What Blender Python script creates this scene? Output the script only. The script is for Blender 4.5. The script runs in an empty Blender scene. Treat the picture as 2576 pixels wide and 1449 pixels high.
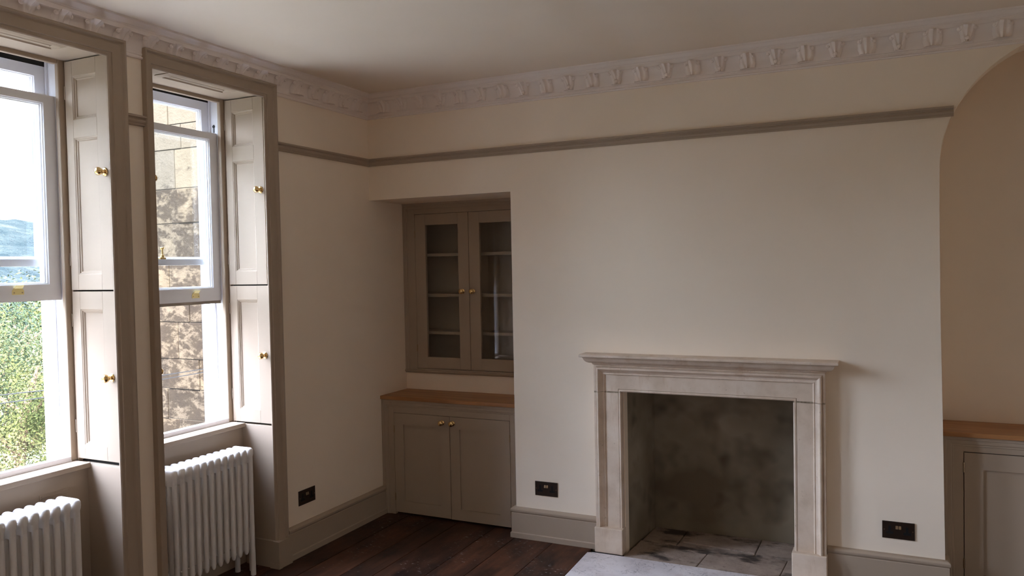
import bpy, math, random
from mathutils import Vector, Matrix
random.seed(7)
SC = bpy.context.scene
COL = SC.collection

# ------------------------------------------------------------------ camera, sky, exposure
cam_data = bpy.data.cameras.new('camera')
cam_data.sensor_width = 36.0
cam_data.lens = 1981.62 / 2576.0 * 36.0
cam_data.clip_start = 0.02
cam_data.clip_end = 2000
cam = bpy.data.objects.new('camera', cam_data)
COL.objects.link(cam)
r_ = Vector((0.90314618, 0.42890056, -0.01926873))
u_ = Vector((0.00538711, 0.03355614, 0.99942232))
f_ = Vector((-0.42929937, 0.90272825, -0.02799556))
cam.matrix_world = Matrix(((r_.x, u_.x, -f_.x, 3.0962), (r_.y, u_.y, -f_.y, -4.3303), (r_.z, u_.z, -f_.z, 1.6606), (0, 0, 0, 1)))
SC.camera = cam

SKY_STRENGTH = 1.0
EXPOSURE = 5.2
world = bpy.data.worlds.new('hazy_sky')
SC.world = world
world.use_nodes = True
wn = world.node_tree.nodes; wl = world.node_tree.links
for n in list(wn): wn.remove(n)
w_tc = wn.new('ShaderNodeTexCoord'); w_sep = wn.new('ShaderNodeSeparateXYZ')
w_ramp = wn.new('ShaderNodeValToRGB'); w_bg = wn.new('ShaderNodeBackground'); w_out = wn.new('ShaderNodeOutputWorld')
w_ramp.color_ramp.elements[0].position = 0.0; w_ramp.color_ramp.elements[0].color = (0.79, 0.875, 1.07, 1)
w_ramp.color_ramp.elements[1].position = 0.9; w_ramp.color_ramp.elements[1].color = (0.66, 0.775, 1.06, 1)
w_bg.inputs['Strength'].default_value = SKY_STRENGTH
wl.new(w_tc.outputs['Generated'], w_sep.inputs[0]); wl.new(w_sep.outputs['Z'], w_ramp.inputs[0])
wl.new(w_ramp.outputs[0], w_bg.inputs['Color']); wl.new(w_bg.outputs[0], w_out.inputs[0])

sun_d = bpy.data.lights.new('sun', 'SUN'); sun_d.energy = 2.2; sun_d.angle = math.radians(1.2); sun_d.color = (1.0, 0.95, 0.86)
sun = bpy.data.objects.new('sun', sun_d); COL.objects.link(sun); sun.location = (6, -12, 14)
sun.rotation_euler = Vector((-0.36, 0.60, -0.71)).to_track_quat('-Z', 'Y').to_euler()

vs = SC.view_settings
SC.display_settings.display_device = 'sRGB'
vs.view_transform = 'Standard'; vs.look = 'None'; vs.gamma = 1.0; vs.use_curve_mapping = False
vs.exposure = EXPOSURE
SC.cycles.max_bounces = 14; SC.cycles.diffuse_bounces = 10; SC.cycles.glossy_bounces = 5
SC.cycles.transparent_max_bounces = 16; SC.cycles.transmission_bounces = 6
SC.cycles.sample_clamp_indirect = 6.0
SC.cycles.caustics_reflective = False; SC.cycles.caustics_refractive = False

def portal(name, y0, y1, z0, z1, x):
    d = bpy.data.lights.new(name, 'AREA'); d.shape = 'RECTANGLE'
    d.size = z1 - z0; d.size_y = y1 - y0; d.cycles.is_portal = True
    o = bpy.data.objects.new(name, d); COL.objects.link(o)
    o.location = (x, (y0 + y1) / 2, (z0 + z1) / 2); o.rotation_euler = (0, math.radians(-90), 0)
portal('window_daylight_guide', -1.70, -0.96, 0.80, 2.63, -0.56)
portal('window_daylight_guide', -2.775, -1.925, 0.80, 2.63, -0.56)
portal('window_daylight_guide', -4.60, -3.75, 0.80, 2.63, -0.56)

# ------------------------------------------------------------------ helpers
WLOC = {}

class MB:
    """collects faces in world coordinates and links them as ONE mesh object"""
    def __init__(self): self.v = []; self.f = []
    def add(self, vs_, fs):
        b = len(self.v); self.v += [tuple(p) for p in vs_]; self.f += [[i + b for i in f] for f in fs]; return self
    def box(self, x0, x1, y0, y1, z0, z1):
        x0, x1 = sorted((x0, x1)); y0, y1 = sorted((y0, y1)); z0, z1 = sorted((z0, z1))
        return self.add([(x0, y0, z0), (x1, y0, z0), (x1, y1, z0), (x0, y1, z0), (x0, y0, z1), (x1, y0, z1), (x1, y1, z1), (x0, y1, z1)],
                        [[0, 3, 2, 1], [4, 5, 6, 7], [0, 1, 5, 4], [1, 2, 6, 5], [2, 3, 7, 6], [3, 0, 4, 7]])
    def prism(self, poly, axis, a, b):
        """poly: 2-D points; axis: extrusion axis; the two other axes in xyz order"""
        n = len(poly); pts = []
        for t in (a, b):
            for p in poly:
                pts.append({'x': (t, p[0], p[1]), 'y': (p[0], t, p[1]), 'z': (p[0], p[1], t)}[axis])
        fs = [list(range(n))[::-1], list(range(n, 2 * n))] + [[i, (i + 1) % n, n + (i + 1) % n, n + i] for i in range(n)]
        return self.add(pts, fs)
    def sweep(self, path, normal, profile, closed=False, cap=True):
        """profile (a, b): a = offset to the left of the path in its plane, b = offset along normal; mitred corners"""
        n = Vector(normal); P = [Vector(p) for p in path]; N = len(P); k = len(profile); rings = []
        for i in range(N):
            d1 = (P[i] - P[i - 1]).normalized() if (i > 0 or closed) else None
            d2 = (P[(i + 1) % N] - P[i]).normalized() if (i < N - 1 or closed) else None
            l1 = n.cross(d1) if d1 else None; l2 = n.cross(d2) if d2 else None
            m = l2 if l1 is None else l1 if l2 is None else (l1 + l2) / max(0.15, 1 + l1.dot(l2))
            rings.append([P[i] + m * a + n * b for a, b in profile])
        pts = [p for r in rings for p in r]; fs = []
        for i in range(N if closed else N - 1):
            j = (i + 1) % N
            for q in range(k):
                q2 = (q + 1) % k
                fs.append([i * k + q, i * k + q2, j * k + q2, j * k + q])
        if cap and not closed:
            fs.append(list(range(k))[::-1]); fs.append([(N - 1) * k + q for q in range(k)])
        return self.add(pts, fs)
    def tube(self, pts, r, seg=10, cap=True):
        P = [Vector(p) for p in pts]; rr = r if isinstance(r, (list, tuple)) else [r] * len(P); rings = []
        for i, p in enumerate(P):
            d = (P[min(i + 1, len(P) - 1)] - P[max(i - 1, 0)]).normalized()
            a = d.orthogonal().normalized() if i == 0 else (a - d * a.dot(d)).normalized()
            b = d.cross(a)
            rings.append([p + (a * math.cos(t) + b * math.sin(t)) * rr[i] for t in [2 * math.pi * q / seg for q in range(seg)]])
        fs = []
        for i in range(len(P) - 1):
            for q in range(seg):
                fs.append([i * seg + q, i * seg + (q + 1) % seg, (i + 1) * seg + (q + 1) % seg, (i + 1) * seg + q])
        if cap: fs.append(list(range(seg))[::-1]); fs.append([(len(P) - 1) * seg + q for q in range(seg)])
        return self.add([p for r2 in rings for p in r2], fs)
    def lathe(self, base, axis, prof, seg=20):
        """prof: (distance along axis, radius)"""
        d = Vector(axis).normalized(); b = Vector(base)
        return self.tube([b + d * (h + 1e-6 * i) for i, (h, r) in enumerate(prof)], [max(r, 1e-4) for h, r in prof], seg) if False else self._lathe(b, d, prof, seg)
    def _lathe(self, b, d, prof, seg):
        a = d.orthogonal().normalized(); c = d.cross(a); pts = []; k = len(prof)
        for h, r in prof:
            for q in range(seg):
                t = 2 * math.pi * q / seg
                pts.append(b + d * h + (a * math.cos(t) + c * math.sin(t)) * max(r, 1e-4))
        fs = [[i * seg + q, i * seg + (q + 1) % seg, (i + 1) * seg + (q + 1) % seg, (i + 1) * seg + q] for i in range(k - 1) for q in range(seg)]
        fs.append(list(range(seg))[::-1]); fs.append([(k - 1) * seg + q for q in range(seg)])
        return self.add(pts, fs)
    def mesh(self, name, mat, origin, smooth=None):
        me = bpy.data.meshes.new(name)
        me.from_pydata([(p[0] - origin[0], p[1] - origin[1], p[2] - origin[2]) for p in self.v], [], self.f)
        import bmesh
        bm = bmesh.new(); bm.from_mesh(me); bmesh.ops.recalc_face_normals(bm, faces=bm.faces); bm.to_mesh(me); bm.free()
        if mat: me.materials.append(mat)
        if smooth is not None:
            me.polygons.foreach_set('use_smooth', [True] * len(me.polygons))
            try: me.set_sharp_from_angle(angle=math.radians(smooth))
            except Exception: pass
        me.update(); return me
    def build(self, name, mat, parent=None, smooth=None, bevel=None, at=None):
        xs = [p[0] for p in self.v]; ys = [p[1] for p in self.v]; zs = [p[2] for p in self.v]
        c = at or ((min(xs) + max(xs)) / 2, (min(ys) + max(ys)) / 2, min(zs))
        o = bpy.data.objects.new(name, self.mesh(name, mat, c, smooth)); COL.objects.link(o)
        WLOC[o.name] = Vector(c)
        if parent:
            o.parent = parent; o.location = Vector(c) - WLOC[parent.name]
        else: o.location = c
        if bevel:
            m = o.modifiers.new('bevel', 'BEVEL'); m.width = bevel; m.segments = 2; m.limit_method = 'ANGLE'; m.angle_limit = math.radians(40)
        return o

def place(name, mesh, loc, parent=None):
    o = bpy.data.objects.new(name, mesh); COL.objects.link(o); WLOC[o.name] = Vector(loc)
    if parent: o.parent = parent; o.location = Vector(loc) - WLOC[parent.name]
    else: o.location = loc
    return o
def empty(name, loc):
    o = bpy.data.objects.new(name, None); COL.objects.link(o); o.location = loc; o.empty_display_size = 0.1
    WLOC[o.name] = Vector(loc); return o
def tag(o, label=None, cat=None, group=None, kind=None):
    for k, v in (('label', label), ('category', cat), ('group', group), ('kind', kind)):
        if v: o[k] = v
    return o
def struct(o, label=None): return tag(o, label, kind='structure')
def copy_tree(o, delta, parent=None):
    c = o.copy(); COL.objects.link(c); WLOC[c.name] = WLOC[o.name] + Vector(delta)
    if parent: c.parent = parent
    else: c.location = o.location + Vector(delta)
    for ch in list(o.children): copy_tree(ch, delta, c)
    return c

# ------------------------------------------------------------------ materials
def new_mat(name):
    m = bpy.data.materials.new(name); m.use_nodes = True; nt = m.node_tree
    return m, nt, nt.nodes['Principled BSDF']
def ramp(nt, src, stops):
    r = nt.nodes.new('ShaderNodeValToRGB'); e = r.color_ramp.elements
    e[0].position, e[0].color = stops[0][0], (*stops[0][1], 1); e[1].position, e[1].color = stops[1][0], (*stops[1][1], 1)
    for p, c in stops[2:]:
        q = e.new(p); q.color = (*c, 1)
    nt.links.new(src, r.inputs[0]); return r.outputs[0]
def coords(nt, scale=(1, 1, 1), kind='Object', loc=(0, 0, 0)):
    tc = nt.nodes.new('ShaderNodeTexCoord'); mp = nt.nodes.new('ShaderNodeMapping')
    mp.inputs['Scale'].default_value = scale; mp.inputs['Location'].default_value = loc
    nt.links.new(tc.outputs[kind], mp.inputs[0]); return mp.outputs[0]
def world_pos(nt, scale=(1, 1, 1), loc=(0, 0, 0)):
    g = nt.nodes.new('ShaderNodeNewGeometry'); mp = nt.nodes.new('ShaderNodeMapping')
    mp.inputs['Scale'].default_value = scale; mp.inputs['Location'].default_value = loc
    nt.links.new(g.outputs['Position'], mp.inputs[0]); return mp.outputs[0]
def noise(nt, vec, scale, detail=4, rough=0.55, dist=0.0):
    n = nt.nodes.new('ShaderNodeTexNoise'); n.inputs['Scale'].default_value = scale; n.inputs['Detail'].default_value = detail
    n.inputs['Roughness'].default_value = rough; n.inputs['Distortion'].default_value = dist
    nt.links.new(vec, n.inputs['Vector']); return n.outputs['Fac']
def mix(nt, fac, a, b, mode='MIX'):
    m = nt.nodes.new('ShaderNodeMix'); m.data_type = 'RGBA'; m.blend_type = mode
    for s, v in ((0, fac), (6, a), (7, b)):
        if hasattr(v, 'is_output'): nt.links.new(v, m.inputs[s])
        else: m.inputs[s].default_value = v if s == 0 else (*v, 1)
    return m.outputs[2]
def bump(nt, bs, h, strength, dist=0.002):
    b = nt.nodes.new('ShaderNodeBump'); b.inputs['Strength'].default_value = strength; b.inputs['Distance'].default_value = dist
    nt.links.new(h, b.inputs['Height']); nt.links.new(b.outputs[0], bs.inputs['Normal'])
def paint(name, c, rough=0.6, var=0.03, bscale=60, bstr=0.15, spec=0.3):
    m, nt, bs = new_mat(name); v = world_pos(nt)
    n = noise(nt, v, 3.0); lo = tuple(x * (1 - var) for x in c); hi = tuple(min(1, x * (1 + var)) for x in c)
    nt.links.new(ramp(nt, n, [(0.3, lo), (0.7, hi)]), bs.inputs['Base Color'])
    bs.inputs['Roughness'].default_value = rough; bs.inputs['Specular IOR Level'].default_value = spec
    bump(nt, bs, noise(nt, v, bscale, 3), bstr, 0.001); return m
def metal(name, c, rough):
    m, nt, bs = new_mat(name); v = coords(nt)
    nt.links.new(ramp(nt, noise(nt, v, 40), [(0.3, tuple(x * .9 for x in c)), (0.7, c)]), bs.inputs['Base Color'])
    bs.inputs['Metallic'].default_value = 1.0; bs.inputs['Roughness'].default_value = rough; return m

M_WALL = paint('wall_off_white', (0.90, 0.785, 0.64), 0.85, 0.015, 35, 0.25, 0.15)
M_CEIL = paint('ceiling_off_white', (0.86, 0.755, 0.63), 0.9, 0.015, 25, 0.15, 0.1)
M_CORN = paint('cornice_white', (0.87, 0.785, 0.72), 0.8, 0.02, 50, 0.3, 0.15)
M_TAUPE = paint('woodwork_taupe', (0.415, 0.330, 0.250), 0.6, 0.02, 80, 0.1, 0.08)
M_SASH = paint('sash_white', (0.78, 0.78, 0.80), 0.45, 0.03, 70, 0.12, 0.4)
M_RAD = paint('radiator_white', (0.86, 0.835, 0.80), 0.28, 0.01, 90, 0.05, 0.5)
M_DARK = paint('dark_joint_and_shade', (0.02, 0.018, 0.016), 0.9, 0.1)  # near-black for floor joints and hearth bed, plus shade painted into gaps
M_BRASS = metal('polished_brass', (0.80, 0.56, 0.25), 0.16)
M_BRASSY = paint('yellow_brass', (0.80, 0.68, 0.30), 0.3, 0.08, 60, 0.1, 0.5)
M_BRONZE = metal('dark_bronze', (0.11, 0.085, 0.07), 0.35)
M_BLACK = paint('black_plastic', (0.012, 0.012, 0.012), 0.4)
M_SWITCH = metal('switch_brass', (0.42, 0.31, 0.2), 0.3)

def m_glass():
    m, nt, bs = new_mat('window_glass'); nt.nodes.remove(bs)
    out = nt.nodes['Material Output']; tr = nt.nodes.new('ShaderNodeBsdfTransparent'); gl = nt.nodes.new('ShaderNodeBsdfGlossy')
    fr = nt.nodes.new('ShaderNodeFresnel'); mx = nt.nodes.new('ShaderNodeMixShader')
    tr.inputs[0].default_value = (0.97, 0.985, 0.985, 1); gl.inputs['Roughness'].default_value = 0.01; fr.inputs[0].default_value = 1.5
    g = nt.nodes.new('ShaderNodeNewGeometry'); inv = nt.nodes.new('ShaderNodeMath'); inv.operation = 'SUBTRACT'; inv.inputs[0].default_value = 1.0
    mul = nt.nodes.new('ShaderNodeMath'); mul.operation = 'MULTIPLY'
    nt.links.new(g.outputs['Backfacing'], inv.inputs[1]); nt.links.new(inv.outputs[0], mul.inputs[0]); nt.links.new(fr.outputs[0], mul.inputs[1])
    nt.links.new(mul.outputs[0], mx.inputs[0]); nt.links.new(tr.outputs[0], mx.inputs[1]); nt.links.new(gl.outputs[0], mx.inputs[2])
    nt.links.new(mx.outputs[0], out.inputs[0]); return m
M_GLASS = m_glass()

def m_limestone():
    m, nt, bs = new_mat('mantel_limestone'); v = world_pos(nt)
    a = ramp(nt, noise(nt, v, 9, 6, 0.6), [(0.3, (0.60, 0.48, 0.365)), (0.5, (0.69, 0.565, 0.445)), (0.72, (0.75, 0.635, 0.52))])
    sp = ramp(nt, noise(nt, v, 55, 3, 0.6), [(0.27, (0.30, 0.2, 0.13)), (0.34, (1, 1, 1))])
    c = mix(nt, 0.35, a, sp, 'MULTIPLY')
    st = ramp(nt, noise(nt, world_pos(nt, (14, 14, 2.5)), 1.0, 4, 0.65), [(0.58, (1, 1, 1)), (0.75, (0.72, 0.56, 0.42))])
    c = mix(nt, 0.6, c, st, 'MULTIPLY')
    nt.links.new(c, bs.inputs['Base Color']); bs.inputs['Roughness'].default_value = 0.62; bs.inputs['Specular IOR Level'].default_value = 0.3
    bump(nt, bs, noise(nt, v, 120, 5, 0.7), 0.25, 0.002); return m
M_STONE = m_limestone()

def m_mortar():
    m, nt, bs = new_mat('old_mortar'); v = world_pos(nt)
    nt.links.new(ramp(nt, noise(nt, v, 60, 4), [(0.35, (0.2, 0.15, 0.1)), (0.65, (0.42, 0.34, 0.24))]), bs.inputs['Base Color'])
    bs.inputs['Roughness'].default_value = 0.9; bump(nt, bs, noise(nt, v, 150, 4), 0.6, 0.003); return m
M_MORTAR = m_mortar()

def m_marble():
    m, nt, bs = new_mat('cracked_white_marble'); v = world_pos(nt)
    base = ramp(nt, noise(nt, v, 5, 6, 0.6), [(0.3, (0.66, 0.60, 0.60)), (0.6, (0.84, 0.79, 0.79))])
    vo = nt.nodes.new('ShaderNodeTexVoronoi'); vo.feature = 'DISTANCE_TO_EDGE'; vo.inputs['Scale'].default_value = 13
    dn = nt.nodes.new('ShaderNodeTexNoise'); dn.inputs['Scale'].default_value = 9; dn.inputs['Detail'].default_value = 5
    nt.links.new(v, dn.inputs['Vector'])
    nt.links.new(mix(nt, 0.35, v, dn.outputs['Color'], 'ADD'), vo.inputs['Vector'])
    cr = ramp(nt, vo.outputs['Distance'], [(0.0, (0.12, 0.11, 0.12)), (0.03, (1, 1, 1))])
    msk = ramp(nt, noise(nt, v, 6, 3), [(0.42, (1, 1, 1)), (0.62, (0, 0, 0))])
    c = mix(nt, msk, base, mix(nt, 0.75, base, cr, 'MULTIPLY'))
    st = ramp(nt, noise(nt, world_pos(nt, loc=(3, 1, 0)), 4, 6, 0.7), [(0.55, (1, 1, 1)), (0.75, (0.62, 0.5, 0.42))])
    c = mix(nt, 0.8, c, st, 'MULTIPLY')
    nt.links.new(c, bs.inputs['Base Color']); bs.inputs['Roughness'].default_value = 0.45
    bump(nt, bs, cr, 0.3, 0.001); return m
M_MARBLE = m_marble()

def m_slab():
    m, nt, bs = new_mat('sooty_hearthstone'); v = world_pos(nt)
    oi = nt.nodes.new('ShaderNodeObjectInfo')
    base = ramp(nt, noise(nt, v, 7, 5, 0.6), [(0.3, (0.30, 0.225, 0.175)), (0.65, (0.47, 0.37, 0.30))])
    soot = ramp(nt, noise(nt, world_pos(nt, (4.2, 7, 4), (.35, .2, 0)), 1.0, 6, 0.6), [(0.52, (1, 1, 1)), (0.63, (0.12, 0.11, 0.11))])
    c = mix(nt, 0.95, base, soot, 'MULTIPLY')
    pk = ramp(nt, noise(nt, v, 40, 5, 0.7), [(0.33, (0.18, 0.15, 0.14)), (0.42, (1, 1, 1))])
    c = mix(nt, 0.45, c, pk, 'MULTIPLY')
    nt.links.new(c, bs.inputs['Base Color']); bs.inputs['Roughness'].default_value = 0.7
    bump(nt, bs, noise(nt, v, 60, 6, 0.7), 0.6, 0.004); return m
M_SLAB = m_slab()

def m_firebox():
    m, nt, bs = new_mat('smoke_stained_render'); v = world_pos(nt)
    base = ramp(nt, noise(nt, v, 2.2, 3, 0.5), [(0.32, (0.18, 0.14, 0.095)), (0.52, (0.30, 0.25, 0.18)), (0.7, (0.40, 0.34, 0.255))])
    soot = ramp(nt, noise(nt, v, 4.5, 2, 0.5), [(0.54, (1, 1, 1)), (0.72, (0.45, 0.42, 0.40))])
    c = mix(nt, 0.9, base, soot, 'MULTIPLY')
    nt.links.new(c, bs.inputs['Base Color']); bs.inputs['Roughness'].default_value = 0.9; bs.inputs['Specular IOR Level'].default_value = 0.1
    bump(nt, bs, noise(nt, v, 25, 5), 0.3, 0.004); return m
M_FIRE = m_firebox()

def m_plank():
    m, nt, bs = new_mat('old_floorboards'); oi = nt.nodes.new('ShaderNodeObjectInfo')
    g = nt.nodes.new('ShaderNodeNewGeometry'); add = nt.nodes.new('ShaderNodeVectorMath'); add.operation = 'ADD'
    cmb = nt.nodes.new('ShaderNodeCombineXYZ'); nt.links.new(oi.outputs['Random'], cmb.inputs['Z'])
    sc = nt.nodes.new('ShaderNodeVectorMath'); sc.operation = 'SCALE'; sc.inputs['Scale'].default_value = 20
    nt.links.new(cmb.outputs[0], sc.inputs[0]); nt.links.new(g.outputs['Position'], add.inputs[0]); nt.links.new(sc.outputs[0], add.inputs[1])
    mp = nt.nodes.new('ShaderNodeMapping'); mp.inputs['Scale'].default_value = (30, 2.2, 1); nt.links.new(add.outputs[0], mp.inputs[0])
    mp2 = nt.nodes.new('ShaderNodeMapping'); mp2.inputs['Scale'].default_value = (7, 3.2, 1); nt.links.new(add.outputs[0], mp2.inputs[0])
    grain = ramp(nt, noise(nt, mp.outputs[0], 1.0, 6, 0.6, 0.4), [(0.3, (0.055, 0.022, 0.012)), (0.7, (0.14, 0.054, 0.026))])
    tint = ramp(nt, oi.outputs['Random'], [(0.0, (0.62, 0.62, 0.66)), (1.0, (1.1, 1.0, 0.95))])
    c = mix(nt, 1.0, grain, tint, 'MULTIPLY')
    wear = ramp(nt, noise(nt, mp2.outputs[0], 1.0, 6, 0.65, 0.3), [(0.43, (1, 1, 1)), (0.60, (0.20, 0.21, 0.24))])
    c = mix(nt, 0.92, c, wear, 'MULTIPLY')
    fl = ramp(nt, noise(nt, world_pos(nt, (26, 60, 1)), 1.0, 5, 0.7), [(0.605, (0, 0, 0)), (0.65, (1, 1, 1))])
    fm = ramp(nt, noise(nt, world_pos(nt, loc=(5, 0, 0)), 2.6, 3), [(0.48, (0, 0, 0)), (0.6, (1, 1, 1))])
    c = mix(nt, mix(nt, 1.0, fl, fm, 'MULTIPLY'), c, (0.42, 0.42, 0.45))
    nt.links.new(c, bs.inputs['Base Color']); bs.inputs['Roughness'].default_value = 0.5; bs.inputs['Specular IOR Level'].default_value = 0.35
    bump(nt, bs, noise(nt, mp.outputs[0], 1.0, 6), 0.35, 0.003); return m
M_PLANK = m_plank()

def m_oak(axis_scale):
    m, nt, bs = new_mat('oiled_oak'); v = world_pos(nt, axis_scale)
    w = nt.nodes.new('ShaderNodeTexNoise'); nt.links.new(v, w.inputs['Vector']); w.inputs['Scale'].default_value = 1; w.inputs['Detail'].default_value = 6
    nt.links.new(ramp(nt, w.outputs['Fac'], [(0.3, (0.30, 0.125, 0.042)), (0.7, (0.47, 0.225, 0.085))]), bs.inputs['Base Color'])
    bs.inputs['Roughness'].default_value = 0.4; return m
M_OAK = m_oak((2.5, 26, 26))

def m_ashlar(name, lo, hi, t0, t1, dark):
    m, nt, bs = new_mat(name); v = world_pos(nt); oi = nt.nodes.new('ShaderNodeObjectInfo')
    base = ramp(nt, noise(nt, v, 6, 6, 0.65), [(0.3, lo), (0.7, hi)])
    dirt = ramp(nt, noise(nt, world_pos(nt, (5.5, 5.5, 8.5)), 1.0, 12, 0.74, 0.2), [(t0, (1, 1, 1)), (t1, dark)])
    c = mix(nt, 1.0, base, dirt, 'MULTIPLY')
    tint = ramp(nt, oi.outputs['Random'], [(0, (0.82, 0.82, 0.84)), (1, (1.15, 1.1, 1.02))])
    c = mix(nt, 1.0, c, tint, 'MULTIPLY')
    nt.links.new(c, bs.inputs['Base Color']); bs.inputs['Roughness'].default_value = 0.95; bs.inputs['Specular IOR Level'].default_value = 0.1
    bump(nt, bs, noise(nt, v, 30, 6, 0.7), 0.6, 0.015); return m
M_ASHLAR = m_ashlar('weathered_ashlar', (0.026, 0.020, 0.014), (0.040, 0.032, 0.022), .44, .52, (0.32, 0.29, 0.27))
M_ASHCLEAN = m_ashlar('cleaner_cream_ashlar', (0.030, 0.0245, 0.0175), (0.038, 0.032, 0.024), .57, .66, (0.4, 0.38, 0.38))
M_ASHJOINT = paint('lime_mortar', (0.036, 0.030, 0.023), 0.95, 0.1, 60, 0.5, 0.1)
M_REVEALSTONE = paint('outer_reveal_stone', (0.15, 0.135, 0.12), 0.9, 0.15, 40, 0.4, 0.1)
M_PEEL = paint('peeling_paint', (0.30, 0.25, 0.2), 0.8, 0.5, 90, 0.8, 0.2)

def m_leaf(name, c1, c2, c3):
    m, nt, bs = new_mat(name); v = world_pos(nt)
    nt.links.new(ramp(nt, noise(nt, v, 0.9, 5, 0.7), [(0.33, c1), (0.5, c2), (0.68, c3)]), bs.inputs['Base Color'])
    bs.inputs['Roughness'].default_value = 0.9; bs.inputs['Specular IOR Level'].default_value = 0.03
    return m
M_LEAF_A = m_leaf('leaves_yellow_green', (0.010, 0.0135, 0.005), (0.032, 0.036, 0.013), (0.085, 0.082, 0.040))
M_LEAF_B = m_leaf('leaves_blue_green', (0.008, 0.014, 0.009), (0.022, 0.031, 0.017), (0.062, 0.068, 0.034))
M_BARK = paint('bark', (0.10, 0.07, 0.045), 0.9, 0.3, 20, 0.8, 0.1)
def m_hill():
    m, nt, bs = new_mat('hazy_hill_woodland'); v = world_pos(nt, (1, 1, 2.0))
    nt.links.new(ramp(nt, noise(nt, v, 0.07, 8, 0.68), [(0.36, (0.0125, 0.018, 0.020)), (0.52, (0.020, 0.0255, 0.0265)), (0.66, (0.034, 0.038, 0.034))]), bs.inputs['Base Color'])  # distance haze is put into these bluish, lightened colours
    bs.inputs['Roughness'].default_value = 1.0; bs.inputs['Specular IOR Level'].default_value = 0.0
    bump(nt, bs, noise(nt, v, 0.12, 6, 0.7), 1.0, 6.0); return m
M_HILL = m_hill()
M_GROUND = m_leaf('pale_yard_ground', (0.10, 0.092, 0.075), (0.13, 0.12, 0.10), (0.16, 0.15, 0.125))
M_VALLEY = m_leaf('valley_fields', (0.035, 0.04, 0.025), (0.055, 0.06, 0.042), (0.08, 0.085, 0.065))
M_WIRE = paint('cable_black', (0.02, 0.02, 0.02), 0.6)

# ------------------------------------------------------------------ the room shell
ZC = 2.795            # ceiling
RX, RY = 5.0, -5.6    # right wall, wall behind the camera
W2 = dict(y0=-1.70, y1=-0.96, head=2.634)
W1 = dict(y0=-2.775, y1=-1.925, head=2.637)
W3 = dict(y0=-4.60, y1=-3.75, head=2.637)
SB = 0.036            # shutter box depth behind the reveal face

floor = struct(MB().box(-0.25, RX, RY, 0.66, -0.12, -0.022).build('floor', M_DARK), 'wide old brown floorboards with dark worn patches')
struct(MB().box(-0.6, RX + .1, RY - .1, 0.9, ZC, ZC + .12).build('ceiling', M_CEIL), 'plain off-white plaster ceiling')

wl_ = MB()
for a, b in ((RY - .1, W3['y0'] - SB), (W3['y1'] + SB, W1['y0'] - SB), (W1['y1'] + SB, W2['y0'] - SB), (W2['y1'] + SB, 0.9)):
    wl_.box(-0.496, 0, a, b, -.1, ZC)
for w in (W1, W2, W3):
    wl_.box(-0.496, 0, w['y0'] - SB, w['y1'] + SB, w['head'] + .012, ZC)
    wl_.box(-0.496, -0.232, w['y0'] - SB, w['y1'] + SB, -.1, 0.765)
    for s, y in ((-1, w['y0']), (1, w['y1'])):      # lower side walls of the recess, under the shutter
        wl_.box(-0.24, -0.0005, y - (SB if s < 0 else -.012), y + (SB if s > 0 else -.012), -.1, 0.79)
wall_left = struct(wl_.build('wall_left', M_WALL), 'window wall painted off-white')

def round_corner(cx, cy, sx, sy, r=0.012, n=5):
    """convex corner at (cx, cy); sx, sy point from the corner into the solid"""
    return [(cx + sx * r * (1 - math.cos(t)), cy + sy * r * (1 - math.sin(t))) for t in [math.pi / 2 * i / n for i in range(n + 1)]]
wb = MB()
wb.box(0, 1.034, 0, 0.9, 2.112, ZC)                                           # over the niche
c1 = round_corner(1.034, 0, 1, 1)
wb.prism([(1.034, 0.9)] + c1 + [(1.735, 0), (1.735, 0.9)], 'z', -.1, 2.112)
wb.box(1.034, 1.735, 0, 0.9, 2.112, ZC)
wb.box(1.735, 2.70, 0, 0.9, 1.02, ZC)                                        # over the fireplace
wb.box(1.735, 2.70, 0.53, 0.9, -.1, 1.02)
edge = [(3.349, -.1), (3.348, 0.184), (3.34, 0.866), (3.332, 1.368), (3.329, 1.945)]
R, zc = 0.61, 2.088; cx = 3.329 + R
arc = []
for i in range(1, 40):
    t = math.pi * (1 - i / 40.0); p = (cx + R * math.cos(t), min(zc + R * math.sin(t), 2.64)); arc.append(p)
redge = [(2 * cx - x, z) for x, z in reversed(edge)]
# the face with the arch is split into strips so that every polygon stays convex
pts = edge + arc + redge
mid = len(pts) // 2
wb.prism([(2.70, -.1)] + edge + [(2.70, 1.945)], 'y', 0, 0.9)
for i in range(len(edge) - 1, len(pts) - len(edge)):
    (xa, za), (xb, zb) = pts[i], pts[i + 1]
    if abs(xa - xb) > 1e-5: wb.prism([(xa, za), (xb, zb), (xb, ZC), (xa, ZC)], 'y', 0, 0.14)
wb.box(2.70, 3.329, 0, 0.9, 1.945, ZC)
wb.prism([(RX, -.1), (RX, 1.945)] + redge, 'y', 0, 0.9)
wb.box(redge[0][0], RX, 0, 0.9, 1.945, ZC)
wb.box(3.2, RX - .3, 0.405, 0.9, -.1, ZC)                                     # back of the arched alcove
wb.box(3.329, 3.329 + 2 * R, 0.14, 0.41, 2.715, ZC)
wb.box(0, 1.034, 0.66, 0.9, -.1, 2.112)                                       # back of the niche
wb.box(0, 1.034, 0.405, 0.66, 0.74, 0.918)                                    # strip under the glazed cupboard
wall_back = struct(wb.build('wall_back', M_WALL, smooth=30), 'chimney wall painted off-white')
struct(MB().box(RX, RX + .1, RY - .1, 0.9, -.1, ZC).build('wall_right', M_WALL))
struct(MB().box(-.6, RX + .1, RY - .1, RY, -.1, ZC).build('wall_front', M_WALL), 'wall behind the camera')

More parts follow.
